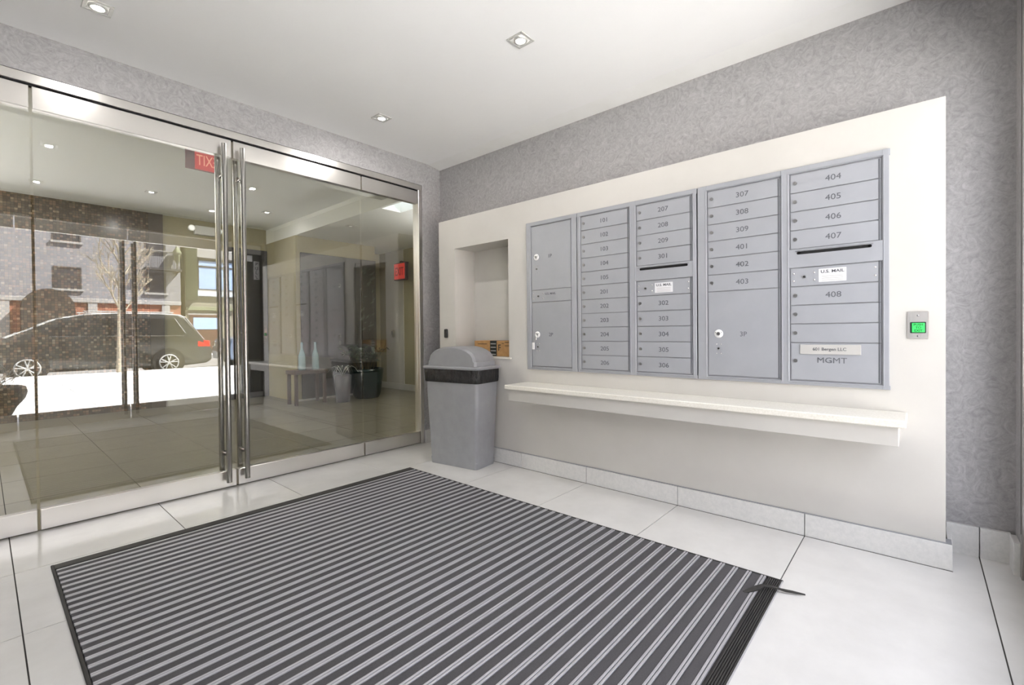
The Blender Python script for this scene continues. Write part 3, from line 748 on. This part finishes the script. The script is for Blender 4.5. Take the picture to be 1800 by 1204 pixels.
e2 = thing('exit_sign', 'square red exit sign on the right lobby wall', 'exit sign', (4.62, 6.49, 1.84))
MB().bbox(4.60, 4.66, 6.335, 6.655, 1.855, 2.145, .006).build('housing', 'exit_housing', e2)
fc = MB().box(4.594, 4.6, 6.352, 6.638, 1.872, 2.128).build('red_face', 'exit_red', e2)
text('EXIT', .19, 'exit_letter', fc, (4.593, 6.495, 2.0), depth=.0008, width=.60, bold=.002)
MB().bbox(4.62, 4.77, 6.47, 6.52, 2.145, 2.175, .003).build('bracket', 'exit_housing', e2)

downlight(1.31, 6.6, ZL, 'bright square lobby downlight over the olive wall', LOBBY_LAMP_W, size=.055)
downlight(2.56, 6.6, ZL, 'bright square lobby downlight right of the door pulls', LOBBY_LAMP_W*.4, size=.055)
for q, (x, y) in enumerate(((-.55, 5.0), (-.55, 6.2), (-1.6, 5.0), (-1.6, 6.2))):  # extra downlights out of view, added to brighten the lobby and its ceiling
    downlight(x, y, ZL, ('added unseen lobby downlight left of the frame, nearer the glass', 'added unseen lobby downlight left of the frame, nearer the mosaic', 'added unseen lobby downlight by the left lobby wall, nearer the glass', 'added unseen lobby downlight by the left lobby wall, nearer the mosaic')[q], 13, size=.055)
downlight(3.24, 5.65, 2.40, 'dim square downlight in the lowered lobby ceiling', 0, 'lamp_lens_dim', .055)
lb = thing('ceiling_light_box', 'bright white light box in the lowered lobby ceiling by the glass', 'ceiling light', (2.95, 4.4, 2.36))
mb = MB().box(3.031, 3.036, 4.021, 4.619, 2.40, 2.68); mb.box(3.294, 3.299, 4.021, 4.619, 2.40, 2.68); mb.box(3.036, 3.294, 4.021, 4.026, 2.40, 2.68); mb.box(3.036, 3.294, 4.614, 4.619, 2.40, 2.68)
mb.build('housing', 'white_enamel', lb)
MB().box(3.036, 3.294, 4.026, 4.614, 2.66, 2.68).build('diffuser', 'light_box', lb)

for q, (x, y) in enumerate(((-1.75, 5.2), (-1.75, 7.0), (4.1, 3.85))):  # unseen uplights added only to raise the lobby ceiling brightness
    fl2 = thing('added_floor_lamp', ('added unseen steel uplight left of the frame in the lobby, nearer the glass', 'added unseen steel uplight left of the frame in the lobby, nearer the mosaic', 'added unseen steel uplight behind the mailbox wall in the lobby')[q], 'lamp', (x, y, 0), 0, 'added lobby uplights')
    MB().lathe([(0, 0), (.15, 0), (.15, .02), (.02, .035), (0, .035)], (x, y, 0), 24).build('base', 'brushed_steel', fl2)
    MB().tube((x, y, .03), (x, y, 1.78), .014, n=12).build('pole', 'brushed_steel', fl2)
    MB().lathe([(.02, 1.76), (.10, 1.80), (.16, 1.88), (.155, 1.885), (.09, 1.81), (0, 1.79)], (x, y, 0), 28).build('shade', 'brushed_steel', fl2)
    ld = bpy.data.lights.new('uplight', 'AREA'); ld.shape = 'DISK'; ld.size = .2; ld.energy = (85, 85, 45)[q]; ld.color = (1, .98, .96)
    lo = bpy.data.objects.new('uplight', ld); COL.objects.link(lo); lo.location = (0, 0, 1.885); lo.rotation_euler = (math.pi, 0, 0); lo.parent = fl2

# ------------------------------------------------------------------ the street (seen mirrored in the inner glass)
gs = thing('ground_street', 'pale concrete sidewalk, kerb and asphalt roadway', 'street', kind='structure')
MB().box(-40, 45, -10.25, -0.42, -.5, -.045).build('sidewalk_bed', 'joint', gs)
for i in range(-5, 8):
    for j in range(6):
        xa, ya = 1.1+i*1.6, -10.25+j*1.64
        MB().box(xa+.006, xa+1.594, ya+.006, min(ya+1.634, -.42), -.05, -.03).build('slab', 'sidewalk_concrete', gs)
MB().box(-40, -6.9, -10.25, -.42, -.05, -.03).build('sidewalk_left', 'sidewalk_concrete', gs); MB().box(13.9, 45, -10.25, -.42, -.05, -.03).build('sidewalk_right', 'sidewalk_concrete', gs)
MB().bbox(-40, 45, -10.42, -10.25, -.5, -.032, .02).build('kerb', 'stone_band', gs)
MB().box(-40, 45, -20.4, -10.42, -.5, -.20).build('roadway', 'asphalt', gs)
MB().box(-40, 45, -20.6, -20.4, -.5, -.04).build('kerb', 'stone_band', gs)
MB().box(-40, 45, -23.4, -20.6, -.5, -.05).build('far_sidewalk', 'sidewalk_concrete', gs)
# own building front outside and its dark stone pier
ow = MB().box(-8, XL-.15, -.42, -.30, -.05, 2.7); ow.box(2.95, 12, -.42, -.30, -.05, 2.7); ow.box(XL-.15, 2.95, -.42, -.30, ZC+.1, 2.7)
struct('wall_outside', ow, 'beige_stucco', 'wall')
pr = thing('stone_pier', 'dark stone pier just outside the street doors', 'pier', (2.65, -.62, -.03))
MB().bbox(2.50, 2.80, -.80, -.48, -.03, .62, .01).build('pier_base', 'pier_stone_pale', pr)
MB().bbox(2.47, 2.80, -.82, -.46, .62, 2.30, .01).build('pier_shaft', 'pier_stone', pr)

YB = -23.34
bl = thing('brick_building', 'pale brick apartment building across the street with square windows', 'building', (-.5, YB-4, -.05))
MB().box(-16, 7.15, YB-8, YB, 2.75, 12).build('facade', 'pale_brick', bl)
MB().box(-16, 7.15, YB-8, YB-.05, -.05, 2.6).build('ground_floor', 'red_brick', bl)
MB().bbox(-16, 7.15, YB-.1, YB+.08, 2.58, 2.78, .02).build('stone_band', 'stone_band', bl)
for q in range(8):
    x = -14+q*2.9
    MB().bbox(x, x+.35, YB-.04, YB+.05, -.05, 2.58, .01).build('pilaster', 'stone_band', bl)
def window(parent, x0, x1, z0, z1, y, glass='window_dark', fr='window_frame_dark', mull=True, sash=True):
    f = MB(); t = .06
    f.box(x0, x1, y-.02, y+.03, z0, z0+t).box(x0, x1, y-.02, y+.03, z1-t, z1).box(x0, x0+t, y-.02, y+.03, z0+t, z1-t).box(x1-t, x1, y-.02, y+.03, z0+t, z1-t)
    if sash: f.box(x0+t, x1-t, y-.01, y+.02, (z0+z1)/2-.03, (z0+z1)/2+.03)
    o = f.build('window', fr, parent)
    MB().box(x0+t, x1-t, y-.01, y+.005, z0+t, z1-t).build('pane', glass, o)
    MB().bbox(x0-.08, x1+.08, y-.01, y+.10, z0-.10, z0, .01).build('sill', 'stone_band', o)
for x0, x1 in ((-7.6, -6.6), (-4.2, -3.2), (-1.2, -.25), (2.24, 3.2), (5.64, 6.5)):
    for z0, z1 in ((3.20, 4.24), (5.42, 6.42), (7.6, 8.6)): window(bl, x0, x1, z0, z1, YB+.01)
# balcony rail under the right column of windows
rl = MB().box(5.55, 7.1, YB+.5, YB+.54, 5.28, 5.33).box(5.55, 7.1, YB, YB+.55, 4.36, 4.46)
for q in range(20): rl.box(5.57+q*.08, 5.59+q*.08, YB+.51, YB+.53, 4.46, 5.28)
rl.build('balcony_rail', 'iron', bl)
# arched brown canopy over the street entrance of the pale brick building
ac = thing('arched_canopy', 'round-topped dark brown canopy on the pale brick building', 'canopy', (2.0, YB+.4, -.05))
pts = [(1.16, -.05)] + [(2.02+.86*math.cos(math.pi*(1-i/14)), 2.25+.86*math.sin(math.pi*(1-i/14))) for i in range(15)] + [(2.88, -.05)]
MB().prism(pts, YB+.09, YB+.9, 'y').build('canopy_shell', 'awning_brown', ac)

b2_ = thing('stucco_building', 'sage and beige stucco house across the street with a blue bay window', 'building', (12, YB-4, -.05))
MB().box(7.4, 26, YB-8, YB-.25, -.05, 10).build('facade', 'beige_stucco', b2_)
MB().prism([(7.42, YB-.1), (7.85, YB+.35), (7.85, YB-.24), (7.42, YB-.24)], 2.9, 10, 'z').build('corner_fin', 'sage_stucco', b2_)
for x0 in (8.0, 11.2, 14.4):
    window(b2_, x0, x0+1.9, 3.5, 5.2, YB-.2, 'window_blue', 'window_frame_dark', True, False)
    MB().box(x0+.93, x0+1.0, YB-.2, YB-.16, 3.5, 4.8).build('mullion', 'window_frame_dark', b2_); MB().box(x0, x0+1.9, YB-.2, YB-.16, 4.78, 4.86).build('transom', 'window_frame_dark', b2_)
    MB().bbox(x0-.1, x0+2.0, YB-.25, YB-.05, 3.15, 3.42, .02).build('ledge', 'window_frame_white', b2_)
    MB().prism([(x0-.35, 6.2), (x0+2.2, 6.2), (x0+2.0, 5.3), (x0-.1, 5.3)], YB-.2, YB-.05, 'y').build('hood', 'stone_band', b2_)
for x0 in (7.6, 10.9, 14.4):
    d = MB().box(x0, x0+1.5, YB-.24, YB-.18, -.05, 2.1).build('street_door', 'door_brown', b2_)
    MB().box(x0+.15, x0+1.35, YB-.18, YB-.16, 1.3, 1.95).build('door_glass', 'window_blue', d)
    MB().box(x0-.08, x0+1.58, YB-.25, YB-.20, 2.1, 2.2).build('lintel', 'stone_band', b2_)
MB().bbox(7.4, 26, YB-.27, YB-.1, 2.35, 2.55, .02).build('stone_band', 'sage_stucco', b2_)
wlt = thing('wall_lantern', 'iron wall lantern between the two buildings', 'lantern', (6.85, YB+.15, 4.3))
MB().lathe([(0, .0), (.08, .1), (.16, .5), (.22, .62), (.05, .9), (0, 1.0)], (6.95, YB+.28, 4.75), 12).build('lantern_head', 'sage_stucco', wlt)
MB().tube((6.95, YB+.28, 4.75), (6.95, YB+.05, 4.2), .03, n=8).build('bracket', 'iron', wlt)

# bare street tree at the kerb
tr = thing('street_tree', 'bare pale-barked street tree at the kerb before the van', 'tree', (2.50, -9.95, -.03))
random.seed(9)
tk = MB(); brn = MB()
pz = [Vector((2.50, -9.95, -.03)), Vector((2.52, -9.95, .9)), Vector((2.54, -9.93, 1.8)), Vector((2.57, -9.95, 2.8)), Vector((2.60, -9.95, 4.0)), Vector((2.66, -9.95, 5.6))]
rr = [.062, .052, .048, .040, .026, .012]
for i in range(5): tk.tube(pz[i], pz[i+1], rr[i], rr[i+1], 12)
tk.build('trunk', 'tree_bark', tr)
def grow(p, d, l, r, lev):
    q = p + d*l; brn.tube(p, q, r*1.5, r*.95, 5, False)
    if lev <= 0: return
    for k_ in range(4):
        nd = (d + Vector((random.uniform(-.55, .55), random.uniform(-.55, .55), random.uniform(-.1, .5)))).normalized()
        grow(p.lerp(q, random.uniform(.45, 1)), nd, l*random.uniform(.55, .8), r*.55, lev-1)
for k_ in range(17):
    t = 1.5+k_*.2; base = pz[1].lerp(pz[5], min(.98, (t-.9)/4.7)); a = k_*2.4
    grow(base, Vector((math.cos(a)*.62, math.sin(a)*.62, 1.0)).normalized(), .75, .017, 3)
tag(brn.build('branches', 'tree_bark', tr), kind='stuff')

# vehicles
def car(name, label, loc, paint, prof, roof, wheels, wr_, tail, beltz, glass_front, width=1.88, flip=False):
    r = thing(name, label, 'car', loc)
    X, Y0 = loc[0], loc[1]; hw = width/2
    # lower body: side profile extruded with a small tumblehome; wheel arches cut out by leaving dark arches proud
    def lofty(pts, ws, nm, m_, par=r, sharp=35):
        # pts (x,z) closed; ws(z) half width
        n = len(pts); vs = [(x, Y0+s*ws(z), z) for s in (-1, 1) for x, z in pts]
        mb = MB(); mb.add(vs, [tuple(range(n)), tuple(range(2*n-1, n-1, -1))] + [(i, n+i, n+(i+1) % n, (i+1) % n) for i in range(n)])
        o = mb.build(nm, m_, par); return o
    ws = lambda z: hw - max(0, z-beltz)*.26 - max(0, .35-z)*.10
    o = lofty(prof, ws, 'body', paint)
    bv = o.modifiers.new('bevel', 'BEVEL'); bv.width = .035; bv.segments = 3; bv.limit_method = 'ANGLE'; bv.angle_limit = .5
    for s in (-1, 1):
        for wx in wheels:
            wzc = loc[2]+wr_
            # arch, tyre, rim, spokes
            MB().tube((wx, Y0+s*(hw-.12), wzc+.03), (wx, Y0+s*(hw+.004), wzc+.03), wr_+.075, n=32).build('wheel_arch', 'tyre', r)
            ty = MB().lathe([(wr_*.66, -.10), (wr_*.92, -.11), (wr_, -.07), (wr_, .07), (wr_*.92, .11), (wr_*.66, .10)], (wx, Y0+s*(hw-.09), wzc), 32, 'y').build('wheel', 'tyre', r)
            rm = MB(); yo = Y0+s*(hw+.012)
            rm.lathe([(wr_*.60, -.02), (wr_*.68, .0), (wr_*.68, .03*1)], (wx, yo-.01, wzc), 32, 'y')
            for q in range(5):
                for dd in (-.16, .16):
                    a0 = math.pi/2+q*2*math.pi/5
                    p0 = (wx+math.cos(a0)*.04, yo, wzc+math.sin(a0)*.04); p1 = (wx+math.cos(a0+dd*1.3)*wr_*.70, yo, wzc+math.sin(a0+dd*1.3)*wr_*.70)
                    rm.tube(p0, p1, .022, .016, 6)
            rm.tube((wx, yo-.02, wzc), (wx, yo+.012, wzc), .05, n=12)
            rm.lathe([(wr_*.64, 0), (wr_*.66, s*.012), (wr_*.74, s*.012), (wr_*.76, 0)], (wx, yo, wzc), 32, 'y')
            rm.build('rim', 'alloy', ty)
    return r, ws, lofty
V0 = -11.62; ROAD = -.2
prof = [(-.10, .10), (-.16, .30), (-.14, .52), (.02, .72), (.34, .90), (.62, 1.06), (1.36, 1.44), (1.92, 1.57), (2.6, 1.62), (3.6, 1.625), (4.10, 1.60), (4.26, 1.54), (4.52, 1.16), (4.72, .82), (4.86, .66), (4.96, .50), (4.95, .18), (4.80, .08), (4.1, .02), (.6, .02)]
van, wsv, lo_ = car('minivan', 'dark grey minivan parked at the kerb, seen in the glass', (2.4, V0, ROAD), 'van_paint', prof, None, (.78, 3.80), .34, None, .98, None)
for s in (-1, 1):
    def side_glass(pts, nm='side_window'):
        n_ = len(pts); vs = [(x, V0+s*(wsv(z)+.004), z) for x, z in pts] + [(x, V0+s*(wsv(z)-.02), z) for x, z in pts]
        mb = MB(); mb.add(vs, [tuple(range(n_)), tuple(range(2*n_-1, n_-1, -1))] + [(i, n_+i, n_+(i+1) % n_, (i+1) % n_) for i in range(n_)]); return mb.build(nm, 'car_glass', van)
    side_glass([(.98, 1.02), (1.62, 1.40), (1.98, 1.47), (1.98, 1.0)])
    side_glass([(2.04, 1.0), (2.04, 1.475), (2.95, 1.50), (2.95, .99)])
    side_glass([(3.01, .99), (3.01, 1.50), (3.98, 1.48), (4.22, 1.04), (4.18, .99)])
    yb = V0+s*(wsv(.97)+.006)
    MB().bbox(1.0, 4.2, yb-.008, yb+.008, .955, .975, .003).build('chrome_strip', 'chrome', van)
    rp = [(4.0, 1.50), (4.24, 1.05)]
    MB().tube((4.0, V0+s*(wsv(1.49)+.006), 1.49), (4.245, V0+s*(wsv(1.05)+.006), 1.04), .012, n=6).build('chrome_strip', 'chrome', van)
    MB().tube((4.30, V0+s*(wsv(1.5)-.02), 1.52), (4.74, V0+s*(wsv(.84)-.02), .84), .016, n=6).build('hatch_strip', 'chrome', van)
    MB().tube((.70, V0+s*(wsv(1.06)-.03), 1.10), (1.62, V0+s*(wsv(1.5)-.03), 1.505), .012, n=6).build('pillar_strip', 'chrome', van)
    gt = MB(); gp_ = [(.40, .96), (.70, 1.12), (1.36, 1.47), (1.92, 1.595), (2.6, 1.645), (3.6, 1.65), (4.12, 1.62), (4.28, 1.555)]
    for (a, b), (c, d) in zip(gp_[:-1], gp_[1:]): gt.tube((a, V0+s*(wsv(b)-.035), b-.015), (c, V0+s*(wsv(d)-.035), d-.015), .022, n=8)
    gt.build('roof_highlight', 'alloy', van)  # pale tubes stand in for the sun highlight along the roof edge
    rr_ = MB().tube((1.9, V0+s*.66, 1.675), (4.0, V0+s*.66, 1.685), .018, n=8)
    for x in (1.95, 2.9, 3.95): rr_.tube((x, V0+s*.66, 1.60), (x, V0+s*.66, 1.68), .02, n=8)
    rr_.build('roof_rail', 'alloy', van)
    MB().bbox(4.55, 4.90, V0+s*(hw_ := .955)-.06, V0+s*hw_, .60, .80, .02).build('tail_light', 'tail_red', van)
    for x in (1.85, 2.2): MB().bbox(x, x+.16, V0+s*.945, V0+s*.97, .84, .87, .008).build('door_handle', 'van_paint', van)
    MB().bbox(.98, 1.20, V0+s*.93, V0+s*1.13, 1.02, 1.16, .03).build('mirror', 'van_paint', van)
MB().prism([(4.30, 1.52), (4.34, 1.50), (4.60, 1.08), (4.56, 1.06)], V0-.72, V0+.72, 'y').build('rear_window', 'car_glass', van)
MB().prism([(.62, 1.085), (.60, 1.10), (1.40, 1.475), (1.42, 1.46)], V0-.76, V0+.76, 'y').build('windshield', 'car_glass', van)

prof2 = [(5.62, .12), (5.58, .40), (5.66, .78), (5.74, .84), (6.35, .90), (6.85, 1.42), (7.3, 1.50), (8.9, 1.50), (9.5, 1.0), (10.2, .92), (10.3, .4), (10.2, .1), (9.6, .02), (6.2, .02)]
c2, ws2, _ = car('suv', 'pale blue car parked behind the minivan, seen between the door pulls', (7.95, -12.0, ROAD), 'blue_paint', prof2, None, (6.35, 9.3), .33, None, .9, None, 1.8)
for s in (-1, 1):
    for pts in ([(6.62, .95), (7.02, 1.36), (7.6, 1.40), (7.6, .95)], [(7.68, .95), (7.68, 1.40), (8.75, 1.40), (9.2, .98)]):
        n_ = len(pts); vs = [(x, -12.0+s*(ws2(z)+.004), z) for x, z in pts] + [(x, -12.0+s*(ws2(z)-.02), z) for x, z in pts]
        mb = MB(); mb.add(vs, [tuple(range(n_)), tuple(range(2*n_-1, n_-1, -1))] + [(i, n_+i, n_+(i+1) % n_, (i+1) % n_) for i in range(n_)]); mb.build('side_window', 'car_glass', c2)
    MB().bbox(5.58, 5.66, -12.0+s*.55, -12.0+s*.86, .55, .75, .02).build('headlight', 'chrome', c2)

# planter bowl outside the street glass
pl = thing('planter', 'dark round-shouldered planter with pale bare twigs outside the street glass', 'planter', (.0, -.94, -.03))
MB().lathe([(0, -.03), (.20, -.03), (.215, .10), (.26, .2), (.325, .29), (.345, .36), (.33, .42), (.30, .43), (.29, .40), (0, .39)], (.0, -.94, 0), 40).build('pot', 'planter_dark', pl)
MB().tube((0, -.94, .38), (0, -.94, .405), .29, n=24).build('soil', 'soil', pl)
random.seed(31); tw = MB()
for q in range(60):
    a = random.uniform(0, 6.28); r = random.uniform(0, .2); p = Vector((r*math.cos(a), -.94+r*math.sin(a), .40)); d = Vector((math.cos(a)*.6, math.sin(a)*.6, 1)).normalized()
    for k_ in range(4):
        q2 = p+d*random.uniform(.05, .09); tw.tube(p, q2, .003, .002, 4, False); p = q2; d = (d+Vector((random.uniform(-.6, .6), random.uniform(-.6, .6), random.uniform(-.3, .3)))).normalized()
tag(tw.build('twigs', 'twig', pl), kind='stuff')
